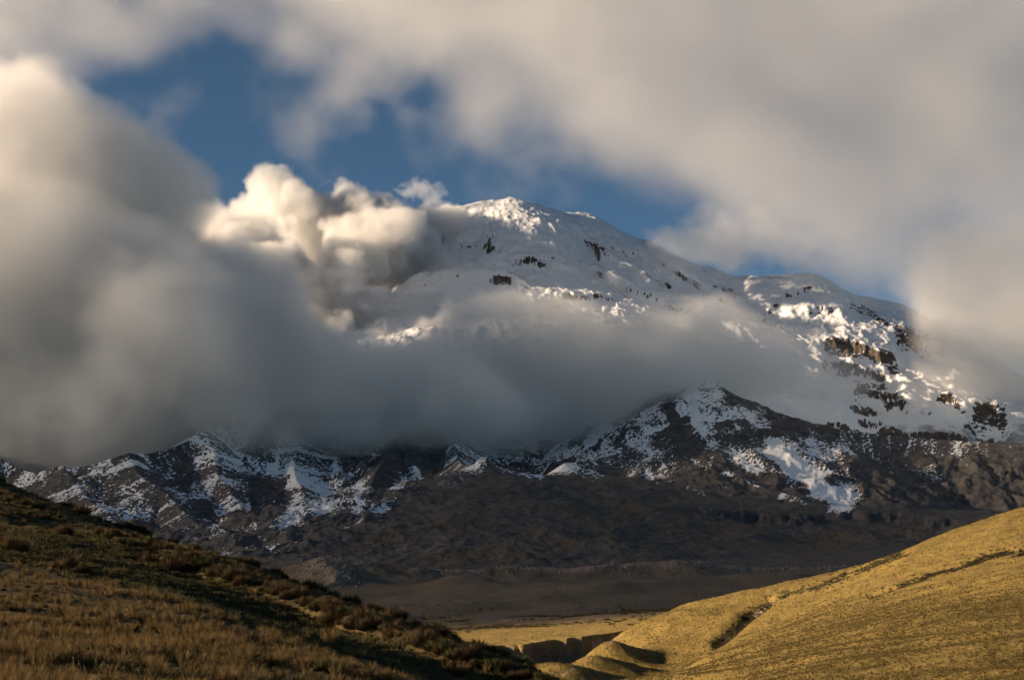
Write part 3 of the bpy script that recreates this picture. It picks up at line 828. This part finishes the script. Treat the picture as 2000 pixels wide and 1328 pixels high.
B, G = me_brown, me_green
for nm, me, uu, vv, sz, lab, cat, tall in [
    ('brown_tussock', B[0], 133, 992, 25, 'left of two round brown bushes on the hillside skyline', 'bush', 1.0),
    ('brown_tussock', B[1], 160, 996, 27, 'right of two round brown bushes on the hillside skyline', 'bush', 1.0),
    ('brown_tussock', B[2], 248, 1028, 18, 'brown bush on the skyline right of the paired bushes', 'bush', 1.2),
    ('green_shrub', G[0], 232, 1030, 18, 'green shrub touching the brown bush near the skyline', 'shrub', 1.0),
    ('brown_tussock', B[0], 338, 1056, 19, 'lone brown bush standing out on the mid skyline', 'bush', 1.0),
    ('green_shrub', G[1], 75, 992, 20, 'largest round green shrub high on the tan slope', 'shrub', 1.0),
    ('green_shrub', G[2], 15, 980, 14, 'small green shrub at the left picture edge, high up', 'shrub', 1.2),
    ('green_shrub', G[0], 41, 993, 11, 'tiny green shrub between two larger ones, high up', 'shrub', 1.0),
    ('green_shrub', G[1], 64, 1006, 17, 'pale green shrub just below the largest one', 'shrub', 1.0),
    ('green_shrub', G[2], 87, 1008, 13, 'small dark shrub just right of the pale green one', 'shrub', 1.0),
    ('brown_tussock', B[1], 128, 1044, 28, 'big dark tussock on the brink of the dark bank', 'tussock', 1.1),
    ('brown_tussock', B[2], 28, 1076, 44, 'huge brown tussock at the left picture edge', 'tussock', 1.0),
    ('brown_tussock', B[0], 5, 1064, 24, 'brown tussock cut by the left picture edge', 'tussock', 1.0),
    ('brown_tussock', B[1], 112, 1112, 26, 'left one of three dark tussocks in a clump', 'tussock', 0.9),
    ('brown_tussock', B[2], 140, 1112, 34, 'middle one of three dark tussocks in a clump', 'tussock', 1.0),
    ('brown_tussock', B[0], 165, 1118, 26, 'right one of three dark tussocks in a clump', 'tussock', 1.1),
    ('green_shrub', G[0], 210, 1050, 18, 'upright green shrub on the tan slope above the bank', 'shrub', 1.2),
    ('green_shrub', G[1], 175, 1034, 12, 'small green shrub left of the upright one', 'shrub', 1.1),
    ('green_shrub', G[2], 296, 1060, 20, 'broad green shrub close under the mid skyline', 'shrub', 1.0),
    ('green_shrub', G[0], 268, 1068, 14, 'low bright green shrub left of the broad one', 'shrub', 0.8),
    ('brown_tussock', B[1], 290, 1098, 26, 'brown tussock at the bank edge with a dark base', 'tussock', 1.1),
    ('brown_tussock', B[2], 340, 1112, 42, 'widest brown tussock at the bank edge', 'tussock', 0.9),
    ('golden_tussock', me_gold, 643, 1262, 26, 'single golden tussock glowing in the dark heath', 'tussock', 1.1),
    ('green_shrub', G[1], 638, 1312, 38, 'round green shrub low down near the bottom edge', 'shrub', 0.9),
    ('green_shrub', G[2], 706, 1316, 34, 'dark green shrub right of the round one near the bottom', 'shrub', 0.8),
    ('brown_tussock', B[0], 648, 1215, 40, 'large dark tussock at the lower bank edge', 'tussock', 0.9),
    ('brown_tussock', B[1], 690, 1226, 34, 'dark tussock right behind the large one at the bank', 'tussock', 0.9),
    ('green_shrub', G[0], 650, 1178, 24, 'round green shrub on the lower skyline', 'shrub', 1.0),
    ('brown_tussock', B[2], 686, 1178, 30, 'brown bush on the lower skyline beside the green shrub', 'bush', 0.9),
    ('brown_tussock', B[0], 728, 1196, 28, 'brown bush on the lower skyline, two right of the shrub', 'bush', 0.9),
    ('brown_tussock', B[1], 775, 1240, 40, 'bulky dark tussock halfway down the lower skyline', 'tussock', 0.9),
    ('green_shrub', G[1], 850, 1268, 34, 'olive shrub beside pale stalks low on the hillside', 'shrub', 0.8),
    ('brown_tussock', B[2], 890, 1322, 40, 'dark rounded tussock at the bottom right of the hillside', 'tussock', 1.0),
    ('brown_tussock', B[0], 952, 1272, 26, 'brown bush at the skyline where the golden flat begins', 'bush', 1.0),
    ('green_shrub', G[2], 1128, 1362, 22, 'tall dark bush poking up at the bottom edge before the gully', 'bush', 2.6),
    ('pale_plant', me_pale, 65, 1224, 22, 'pale yellow cushion plant in the tall lit grass', 'plant', 1.2),
    ('pale_plant', me_pale, 511, 1316, 14, 'small whitish cushion plant near the bottom edge', 'plant', 1.2),
    ('pale_plant', me_pale, 98, 1112, 10, 'whitish cushion plant left of the dark clump', 'plant', 1.2),
    ('pale_plant', me_pale, 382, 1262, 10, 'tiny whitish cushion plant in the middle of the grass', 'plant', 1.3),
    ('flower_stalk', me_stalk, 60, 1326, 12, 'taller leafy yellow-green stalk in the bottom left corner', 'stalk', 1.0),
    ('flower_stalk', me_stalk, 146, 1334, 10, 'shorter leafy yellow-green stalk at the bottom edge', 'stalk', 0.8),
]:
    plant(nm, me, uu, vv, sz, lab, cat, tall=tall, sky_='skyline' in lab and 'under' not in lab and 'near' not in lab)

# the many bushes of the crest, alike but for their place
taken = 0
rows = {}
while taken < 215:
    uu = rg.uniform(-10, 1060)
    crest = float(np.interp(uu, [0, 165, 330, 470, 560, 680, 830, 960, 1060], [955, 1012, 1064, 1120, 1144, 1184, 1240, 1282, 1325]))
    tp = float(np.interp(uu, [0, 150, 300, 480, 600, 700, 850, 1000, 1100], [1000, 1030, 1062, 1130, 1172, 1212, 1262, 1310, 1350]))
    if uu < 330 and rg.random() < 0.55:
        continue
    q = rg.random() ** 1.2
    vv = crest + 4 + (max(tp, crest + 18) - crest + 6) * q
    grow = np.interp(uu, [0, 400, 1060], [0.6, 0.9, 1.35])
    sz = grow * (12 + 18 * rg.random() ** 1.5)
    kind = rg.random()
    sky_ = vv < crest + 9
    half = 'upper' if uu < 420 else ('middle' if uu < 720 else 'lower')
    if kind < 0.62:
        rows.setdefault((half, 'brown tussock'), []).append((uu, plant('brown_tussock', B[taken % 3], uu, vv, sz, '', 'tussock', f'brown tussocks, {half} hillside', rg.uniform(0.8, 1.15), q < 0.13)))
    else:
        rows.setdefault((half, 'olive shrub'), []).append((uu, plant('green_shrub', G[taken % 3], uu, vv, sz, '', 'shrub', f'olive shrubs, {half} hillside', rg.uniform(0.8, 1.1), q < 0.13)))
    taken += 1
# small dark tufts dotted over the open slope below the bank
for k in range(90):
    uu = rg.uniform(0, 620)
    vv = rg.uniform(1120 + 0.22 * uu, 1215 + 0.17 * uu)
    zone = ('far left' if uu < 150 else 'left' if uu < 310 else 'middle' if uu < 460 else 'right')
    rows.setdefault((zone, 'small dark tuft'), []).append((uu, plant('brown_tussock', B[k % 3], uu, vv, rg.uniform(6, 13), '', 'tussock', 'small dark tufts on the short turf', rg.uniform(0.6, 1.0))))
ORD = ['leftmost'] + (' second third fourth fifth sixth seventh eighth ninth tenth eleventh twelfth thirteenth fourteenth fifteenth sixteenth seventeenth eighteenth '
                      'nineteenth twentieth').split()
for (zone, what), lst in rows.items():
    lst.sort(key=lambda q: q[0])
    for k, (uu, o) in enumerate(lst):
        n_ = ORD[k] if k < len(ORD) else (ORD[19] if k == 19 else f'{k + 1}th')
        n_ = n_ if k == 0 else n_ + ' from left'
        if what == 'small dark tuft':
            o['label'] = f'{n_} of the small dark tufts on the short turf, {zone} part'
        else:
            o['label'] = f'{n_} of the {what}s on the {zone} strip under the hillside skyline'


def scatter(name, label, cat, src, co, rot, scl):
    """uncounted grass: one object that repeats a tuft over many spots"""
    me = bpy.data.meshes.new(name)
    me.vertices.add(len(co))
    me.vertices.foreach_set('co', np.ascontiguousarray(co, f32).ravel())
    for k, v_ in (('turn', rot), ('size', scl)):
        a_ = me.attributes.new(k, 'FLOAT', 'POINT')
        a_.data.foreach_set('value', np.ascontiguousarray(v_, f32))
    o = link(name, me, kind='stuff', label=label, category=cat)
    ng = bpy.data.node_groups.new(name, 'GeometryNodeTree')
    ng.interface.new_socket('Geometry', in_out='INPUT', socket_type='NodeSocketGeometry')
    ng.interface.new_socket('Geometry', in_out='OUTPUT', socket_type='NodeSocketGeometry')
    N, L = ng.nodes, ng.links.new
    gi, go = N.new('NodeGroupInput'), N.new('NodeGroupOutput')
    mp, ip = N.new('GeometryNodeMeshToPoints'), N.new('GeometryNodeInstanceOnPoints')
    oi = N.new('GeometryNodeObjectInfo')
    oi.inputs['Object'].default_value = src
    oi.inputs['As Instance'].default_value = True
    at_ = []
    for k in ('turn', 'size'):
        na = N.new('GeometryNodeInputNamedAttribute')
        na.data_type = 'FLOAT'
        na.inputs[0].default_value = k
        at_.append([s_ for s_ in na.outputs if s_.name == 'Attribute' and s_.enabled][0])
    cx = N.new('ShaderNodeCombineXYZ')
    L(at_[0], cx.inputs[2])
    L(gi.outputs[0], mp.inputs[0])
    L(mp.outputs[0], ip.inputs['Points'])
    L(oi.outputs['Geometry'], ip.inputs['Instance'])
    L(cx.outputs[0], ip.inputs['Rotation'])
    L(at_[1], ip.inputs['Scale'])
    L(ip.outputs[0], go.inputs[0])
    md = o.modifiers.new(name, 'NODES')
    md.node_group = ng
    return o


def spots(Xg, Yg, Hg, w, n):
    c = np.cumsum(w.ravel())
    i = np.searchsorted(c, rg.random(n) * c[-1])
    i = np.clip(i, 0, c.size - Xg.shape[1] - 2)
    a_, b_ = rg.random(n), rg.random(n)
    m_ = Xg.shape[1]

    def q(A_):
        A_ = A_.ravel()
        return (A_[i] * (1 - a_) + A_[i + 1] * a_) * (1 - b_) + (A_[i + m_] * (1 - a_) + A_[i + m_ + 1] * a_) * b_
    return np.stack([q(Xg), q(Yg), q(Hg)], -1)


inview = ((Us > -60) & (Us < 1200) & (Ys < 185)).astype(f32)
inview[:, -1] = 0
inview[-1] = 0
src_tuft = []
for k in range(3):
    src_tuft.append(plant('grass_tussock', me_tuft[k], [230, 118, 560][k], [1215, 1205, 1290][k], [26, 34, 24][k],
                          ['bright straw tussock in the tall grass of the hillside', 'golden feathery tussock lit by the sun at lower left', 'straw tussock among the grass near the lower right'][k], 'tussock'))
low = ss(1120, 1240, Vs - 0.12 * Us)
clump = ss(-0.35, 0.35, fbm(Xs / 3.5, Ys / 3.5, 4, seed=91))
for k in range(3):
    c = spots(Xs, Ys, Hs, inview * (1 - 0.95 * Bs) * (0.55 + low) * (0.04 + clump ** 2), 4600)
    scatter('grass', ['dry straw-coloured grass covering the shaded hillside', 'dry brown grass mixed into the hillside turf', 'dry grass tufts growing all over the hillside'][k], 'grass',
            src_tuft[k], c, rg.random(len(c)) * 6.28, 0.22 + 0.5 * rg.random(len(c)) ** 2.2)
heath0 = plant('heath_cushion', me_heath, 470, 1175, 12, 'flat mossy cushion in the dark heath band', 'plant')
c = spots(Xs, Ys, Hs, inview * STRIP * (Ys > 60), 1100)
scatter('tussock_grass', 'brown and olive tussock grass matting the strip along the skyline', 'grass', bpy.data.objects['brown_tussock'], c, rg.random(len(c)) * 6.28, 0.18 + 0.35 * rg.random(len(c)) ** 2)
c = spots(Xs, Ys, Hs, inview * STRIP * (Ys > 60), 5200)
scatter('dry_grass', 'dry straw grass between the tussocks along the skyline', 'grass', src_tuft[0], c, rg.random(len(c)) * 6.28, 0.25 + 0.35 * rg.random(len(c)) ** 2)
dot_ = ss(0.12, 0.4, fbm(Xs / 1.3, Ys / 1.3, 3, seed=95)) * low
edge_ = (1 - np.abs(2 * np.clip(STRIP, 0, 1) - 1)) * 2.5
c = spots(Xs, Ys, Hs, inview * (Bs + 0.6 * dot_ + edge_), 11000)
scatter('heath', 'dark green heath covering the band across the hillside', 'heath', heath0, c, rg.random(len(c)) * 6.28, rg.uniform(0.5, 1.5, len(c)))
Xg, Yg, Hg, Bg = GOLD
ug, vg = project(Xg, Yg, Hg)
wg = ((vg < 1360) & (ug < 2060) & (Yg < 1040)).astype(f32) * np.clip(1 - Bg, 0.05, 1) * (0.5 + ss(-0.5, 0.6, fbm(Xg / 25, Yg / 12, 4, seed=93))) * (0.4 + ss(1120, 1200, vg - 0.05 * (2000 - ug)))
wg[:, -1] = 0
wg[-1] = 0
gx_, gy_, gz_ = spots(Xg, Yg, Hg, wg, 1)[0]
for k in range(2):
    c = spots(Xg, Yg, Hg, wg, 26000)
    o = link('golden_tussock', me_hill[k], label=['golden grass tussock low on the right-hand hill', 'golden grass tussock higher on the right-hand hill'][k], category='tussock')
    o.location = P(1700, 1290, 500) if k == 0 else c[0]
    j_ = int(np.argmin((ug - (1650, 1850)[k]) ** 2 + (vg - (1300, 1120)[k]) ** 2))
    o.location = (Xg.flat[j_], Yg.flat[j_], Hg.flat[j_])
    scatter('golden_grass', ['golden tussock grass covering the sunlit hill', 'sparser golden grass between the tussocks of the hill'][k], 'grass', o, c, rg.random(len(c)) * 6.28, 0.5 + 0.9 * rg.random(len(c)) ** 2)
c = spots(Xg, Yg, Hg, np.where(wg > 0, np.clip(bank_hill, 0, 1) ** 1.5, 0), 2600)
scatter('scrub', 'dark scrub growing along the gully and track of the golden hill', 'scrub', heath0, c, rg.random(len(c)) * 6.28, 1.5 + 2.5 * rg.random(len(c)) ** 2)
up_, vp_ = project(Xp, Yp, Hp)
wp = ((Yp > 1000) & (Yp < 2600) & (up_ > 650) & (up_ < 1800)) * (0.05 + np.exp(-((Yp - 1560) / 220) ** 2)) * ss(0.0, 0.4, fbm(Xp / 60, Yp / 120, 4, seed=96))
wp[:, -1] = 0
wp[-1] = 0
c = spots(Xp, Yp, Hp, wp, 5000)
scatter('scrub', 'dark low scrub along the dry stream bed of the plain', 'scrub', heath0, c, rg.random(len(c)) * 6.28, 2.5 + 7 * rg.random(len(c)) ** 2)
print('plants', time.time() - T0)

# ------------------------------------------------------------------ clouds: real bodies of droplets between and above the mountains
crng = None
n_clouds = 0


def _interp(a, n, ax):
    m = a.shape[ax]
    p = np.linspace(0, m - 2.001, n) + 0.5
    i = p.astype(int)
    f = p - i
    f = f * f * (3 - 2 * f)
    sh = [1, 1, 1]
    sh[ax] = n
    f = f.reshape(sh).astype(f32)
    return np.take(a, i, ax) * (1 - f) + np.take(a, np.minimum(i + 1, m - 1), ax) * f


def noise3(shape, ext, cell, octv, gain=0.5, billow=False, stretch=(1, 1, 1)):
    out = np.zeros(shape, f32)
    amp, tot = 1.0, 0.0
    for o in range(octv):
        dims = [max(3, int(math.ceil(e_ / (cell * st_ / 2.0 ** o))) + 2) for e_, st_ in zip(ext, stretch)]
        if any(d_ > 1.1 * n_ + 4 for d_, n_ in zip(dims, shape)):
            break
        a = crng.random(dims, dtype=f32) * 2 - 1
        for ax in np.argsort([n_ / d_ for n_, d_ in zip(shape, dims)]):
            a = _interp(a, shape[ax], int(ax))
        out += amp * (1 - 2.2 * np.abs(a) if billow else a)
        tot += amp
        amp *= gain
    return out / tot * 1.6


def volume_group(name, lo, hi, res, mat):
    ng = bpy.data.node_groups.new(name, 'GeometryNodeTree')
    ng.interface.new_socket('Geometry', in_out='INPUT', socket_type='NodeSocketGeometry')
    ng.interface.new_socket('Geometry', in_out='OUTPUT', socket_type='NodeSocketGeometry')
    N, L = ng.nodes, ng.links.new
    gi, go = N.new('NodeGroupInput'), N.new('NodeGroupOutput')
    vc, si = N.new('GeometryNodeVolumeCube'), N.new('GeometryNodeSampleIndex')
    na = N.new('GeometryNodeInputNamedAttribute')
    na.data_type = 'FLOAT'
    na.inputs[0].default_value = 'droplets'
    pos = N.new('GeometryNodeInputPosition')
    mr = N.new('ShaderNodeMapRange')
    mr.data_type = 'FLOAT_VECTOR'
    mr.clamp = False

    def sk(node, ident):
        return [i for i in node.inputs if i.identifier == ident][0]
    sk(mr, 'From_Min_FLOAT3').default_value = lo
    sk(mr, 'From_Max_FLOAT3').default_value = hi
    sk(mr, 'To_Min_FLOAT3').default_value = (0, 0, 0)
    sk(mr, 'To_Max_FLOAT3').default_value = tuple(n_ - 1 for n_ in res)
    L(pos.outputs[0], sk(mr, 'Vector'))
    sx = N.new('ShaderNodeSeparateXYZ')
    L([o for o in mr.outputs if o.identifier == 'Vector'][0], sx.inputs[0])

    def rnd(s_):
        b = N.new('FunctionNodeFloatToInt')
        b.rounding_mode = 'ROUND'
        L(s_, b.inputs[0])
        return b.outputs[0]

    def im(op, a, b):
        q = N.new('FunctionNodeIntegerMath')
        q.operation = op
        L(a, q.inputs[0])
        if isinstance(b, int):
            q.inputs[1].default_value = b
        else:
            L(b, q.inputs[1])
        return q.outputs[0]
    k = im('MULTIPLY', rnd(sx.outputs[0]), res[1])
    k = im('MULTIPLY', im('ADD', k, rnd(sx.outputs[1])), res[2])
    k = im('ADD', k, rnd(sx.outputs[2]))
    si.data_type = 'FLOAT'
    si.domain = 'POINT'
    si.clamp = True
    L(gi.outputs[0], si.inputs['Geometry'])
    L([o for o in na.outputs if o.name == 'Attribute' and o.enabled][0], si.inputs['Value'])
    L(k, si.inputs['Index'])
    L(si.outputs[0], vc.inputs['Density'])
    vc.inputs['Min'].default_value = lo
    vc.inputs['Max'].default_value = hi
    for ax, n_ in zip('XYZ', res):
        vc.inputs['Resolution ' + ax].default_value = n_
    sm = N.new('GeometryNodeSetMaterial')
    sm.inputs['Material'].default_value = mat
    L(vc.outputs[0], sm.inputs[0])
    L(sm.outputs[0], go.inputs[0])
    return ng


def cloud(label, blobs, voxel, sigma, cell, octv, amp, thr, gain, aniso=0.1, lo=None, hi=None, gainn=0.5, billow=0.0,
          stretch=(1, 1, 1), warp=0.0, field=None, group=None, seed=None, kind=None):
    """blobs: (u, v, distance, half-width px, half-height px, half-depth m [, weight])"""
    global crng, n_clouds
    n_clouds += 1
    crng = np.random.default_rng(100 + n_clouds if seed is None else seed)
    B = []
    for b in blobs:
        c = P(b[0], b[1], b[2])
        B.append((c, (b[3] * b[2] / F, b[5], b[4] * b[2] / F), b[6] if len(b) > 6 else 1.0))
    pad = 1.15
    if lo is None:
        lo = [min(c[i] - q[i] * pad for c, q, w in B) for i in range(3)]
        hi = [max(c[i] + q[i] * pad for c, q, w in B) for i in range(3)]
    vx = voxel if isinstance(voxel, tuple) else (voxel, voxel, voxel)
    res = [max(8, int((hi[i] - lo[i]) / vx[i])) for i in range(3)]
    ax = [np.linspace(lo[i], hi[i], res[i], dtype=f32) for i in range(3)]
    gx, gy, gz = ax[0][:, None, None], ax[1][None, :, None], ax[2][None, None, :]
    f = np.zeros(res, f32)
    for c, q, w in B:
        r2 = ((gx - c[0]) / q[0]) ** 2 + ((gy - c[1]) / q[1]) ** 2 + ((gz - c[2]) / q[2]) ** 2
        f += w * np.clip(1 - r2, 0, None) ** 2
    f = 1 - np.exp(-2.0 * f)
    ext = [hi[i] - lo[i] for i in range(3)]
    if warp:                                  # the outline is pushed about by eddies
        ix = []
        for a_ in range(3):
            k = noise3(res, ext, cell * 0.7, octv, 0.55) * (warp / vx[a_])
            k += np.arange(res[a_], dtype=f32).reshape([-1 if b_ == a_ else 1 for b_ in range(3)])
            ix.append(np.clip(k, 0, res[a_] - 1).astype(np.int32))
        f = f[ix[0], ix[1], ix[2]]
        del ix
    n = noise3(res, ext, cell, octv, gainn, stretch=stretch)
    if billow:
        n = n * (1 - billow) + billow * noise3(res, ext, cell * 0.8, octv, gainn, billow=True, stretch=stretch)
    d = np.clip((f + amp * n * ss(-0.1, 0.25, f) - thr) * gain, 0, 1)
    if field is not None:
        d = field(gx, gy, gz, n)
    for a_ in range(3):                       # nothing may touch the walls of the box
        sl = [slice(None)] * 3
        for e_ in (0, -1):
            sl[a_] = e_
            d[tuple(sl)] = 0
    d = d.astype(f32)
    print(label, res, 'filled', float((d > 0.01).mean()), round(time.time() - T0, 1))
    m = bpy.data.materials.new('cloud_droplets')
    m.use_nodes = True
    nn = m.node_tree.nodes
    nn.clear()
    out, pv = nn.new('ShaderNodeOutputMaterial'), nn.new('ShaderNodeVolumePrincipled')
    pv.inputs['Density'].default_value = sigma
    pv.inputs['Color'].default_value = (0.985, 0.985, 0.985, 1)
    pv.inputs['Anisotropy'].default_value = aniso
    m.node_tree.links.new(pv.outputs[0], out.inputs['Volume'])
    co = np.empty(res + [3], f32)
    co[..., 0], co[..., 1], co[..., 2] = gx, gy, gz
    me = bpy.data.meshes.new('cloud')
    me.vertices.add(co.size // 3)
    me.vertices.foreach_set('co', co.ravel())
    at = me.attributes.new('droplets', 'FLOAT', 'POINT')
    at.data.foreach_set('value', d.ravel())
    me.materials.append(m)
    o = link('cloud', me, label=label, category='cloud')
    if group:
        o['group'] = group
    if kind:
        o['kind'] = kind
    md = o.modifiers.new('droplets', 'NODES')
    md.node_group = volume_group('droplets', lo, hi, res, m)
    return o


cloud('vast dark grey cloud bank hiding the lower left flank of the snow mountain',
      [(-520, 660, 6400, 420, 330, 900), (-120, 650, 6350, 460, 350, 900), (120, 600, 6300, 420, 390, 900), (50, 285, 6500, 260, 230, 700), (170, 380, 6450, 290, 240, 650),
       (380, 660, 6100, 330, 310, 750), (580, 795, 6000, 330, 235, 700), (810, 800, 6050, 330, 170, 600), (1010, 750, 6350, 320, 175, 550),
       (1260, 720, 6550, 250, 150, 450), (1430, 745, 6750, 190, 105, 380), (220, 830, 6000, 420, 210, 550), (-100, 830, 6300, 300, 170, 600), (-40, 290, 6500, 330, 240, 700, 0.0), (-120, 620, 6350, 480, 410, 900, 0.0), (480, 520, 6350, 170, 150, 500, 0.5)],
      (17, 27, 17), 0.007, 750, 6, 0.46, 0.26, 3.2, gainn=0.58, warp=150)
cloud('bright white sunlit cloud leaning on the left shoulder of the snow summit',
      [(530, 398, 8500, 62, 72, 260), (590, 470, 8500, 105, 105, 350), (665, 435, 8600, 95, 85, 330), (740, 465, 8600, 150, 110, 420), (810, 510, 8550, 140, 130, 380),
       (870, 590, 8400, 140, 120, 330), (650, 530, 8500, 150, 140, 400), (985, 640, 8200, 170, 90, 300), (830, 435, 8700, 90, 60, 260),
       (500, 520, 9200, 250, 150, 700), (430, 560, 7900, 230, 170, 450), (720, 480, 8150, 130, 90, 300), (720, 650, 8000, 220, 100, 350), (560, 610, 7700, 260, 170, 300), (800, 680, 7700, 200, 90, 300)],  # lobes hidden behind the bank are added to shade the snow face
      (12, 20, 12), 0.019, 280, 6, 0.85, 0.27, 3.2, gainn=0.66, billow=0.2, warp=105)
cloud('soft beige sunlit cloud veil stretched across the top of the sky',
      [(-150, -20, 6500, 420, 130, 1400, 0.7), (250, -90, 6500, 500, 150, 1500, 0.6), (700, -70, 6500, 450, 180, 1800, 0.7), (1100, 10, 6500, 450, 270, 2000), (1450, 110, 6500, 460, 350, 1900),
       (1800, 200, 6500, 460, 410, 1800), (2150, 310, 6500, 460, 500, 1600), (600, 120, 6500, 120, 190, 900, 0.3), (1160, 240, 6500, 240, 160, 1000, 0.5), (860, 120, 6500, 160, 120, 900, 0.3), (1480, 430, 6800, 240, 110, 700, 0.35)],
      (34, 90, 34), 0.00090, 800, 6, 0.75, 0.14, 1.9, gainn=0.58, warp=210)
cloud('thick pale cloud swallowing the right end of the snow mountain',
      [(1950, 570, 7600, 280, 200, 350), (2050, 680, 7500, 300, 170, 380), (1860, 660, 7700, 130, 110, 280, 0.7), (1900, 735, 7600, 180, 80, 280, 0.8)],
      (18, 28, 18), 0.0045, 420, 5, 0.55, 0.18, 1.8, gainn=0.54, warp=100)
cloud('thin grey wisp floating between the two snow summits',
      [(1420, 460, 8600, 170, 65, 350, 0.5), (1530, 490, 8500, 140, 55, 300, 0.5), (1350, 482, 8760, 120, 50, 400, 0.9)],
      (14, 24, 14), 0.0036, 220, 5, 0.8, 0.22, 1.8, gainn=0.6, warp=95)
cloud('low grey mist drifting behind the dark rocky ridge',
      [(1470, 715, 7300, 250, 130, 300), (1620, 775, 7400, 190, 80, 260), (1320, 705, 7250, 240, 115, 300)],
      (18, 28, 18), 0.0026, 420, 5, 0.5, 0.18, 1.8, gainn=0.5, warp=110)
cloud('tiny torn puff of white cloud just left of the snow summit',
      [(815, 376, 8900, 46, 26, 110), (850, 388, 8900, 40, 18, 90, 0.6), (790, 372, 8900, 30, 16, 80, 0.5)], (7, 12, 7), 0.0060, 90, 5, 1.1, 0.3, 1.6, gainn=0.65, warp=42)
cloud('thin torn veil hanging down into the blue gap of the sky',
      [(600, 215, 6800, 110, 110, 400), (690, 130, 6800, 180, 90, 450), (880, 270, 6800, 190, 80, 400, 0.7), (470, 90, 6800, 150, 70, 400, 0.8), (1030, 350, 6900, 170, 60, 350, 0.6),
       (330, 210, 6800, 120, 60, 300, 0.4)],
      (22, 50, 22), 0.0008, 330, 5, 1.1, 0.2, 1.3, gainn=0.6, warp=130, stretch=(0.7, 1, 1.2))
# the rest of the overcast, unseen left of the picture, shaped so its shadow lies over the plain and the lower slopes
cloud('tall cloud wall outside the picture on the left, shading the plain', [], (110, 130, 90), 0.0010, 1100, 4, 0.0, 0.0, 1.0,
      kind='stuff', lo=(-8200, -800, 500), hi=(-5000, 9500, 3100),
      field=lambda gx, gy, gz, n: np.clip((2350 - 400 * n - gz) / 350, 0, 1) * (0.26 + 0.74 * ss(1450, 1850, gz)) * ss(600, 900, gz + 300 * n) * ss(50, 650, gy + 250 * n + 0 * gx) * ss(-5050, -5500, gx) * ss(-8150, -7700, gx) * (1 - ss(8600, 9400, gy)))
cloud('added high cloud patch outside the picture on the left, shading the right-hand peak', [], (90, 60, 45), 0.0016, 500, 4, 0.0, 0.0, 1.0,  # unseen cloud put in to dim the sunlit second summit
      kind='stuff', lo=(-4600, 7200, 2560), hi=(-2700, 8400, 3120),
      field=lambda gx, gy, gz, n: ss(0.0, 0.5, 0.9 - ((gx + 3650) / 900) ** 2 - ((gy - 7800) / 480) ** 2 - ((gz - 2860) / 210) ** 2 + 0.6 * n))
print('clouds', time.time() - T0)
#NEXT
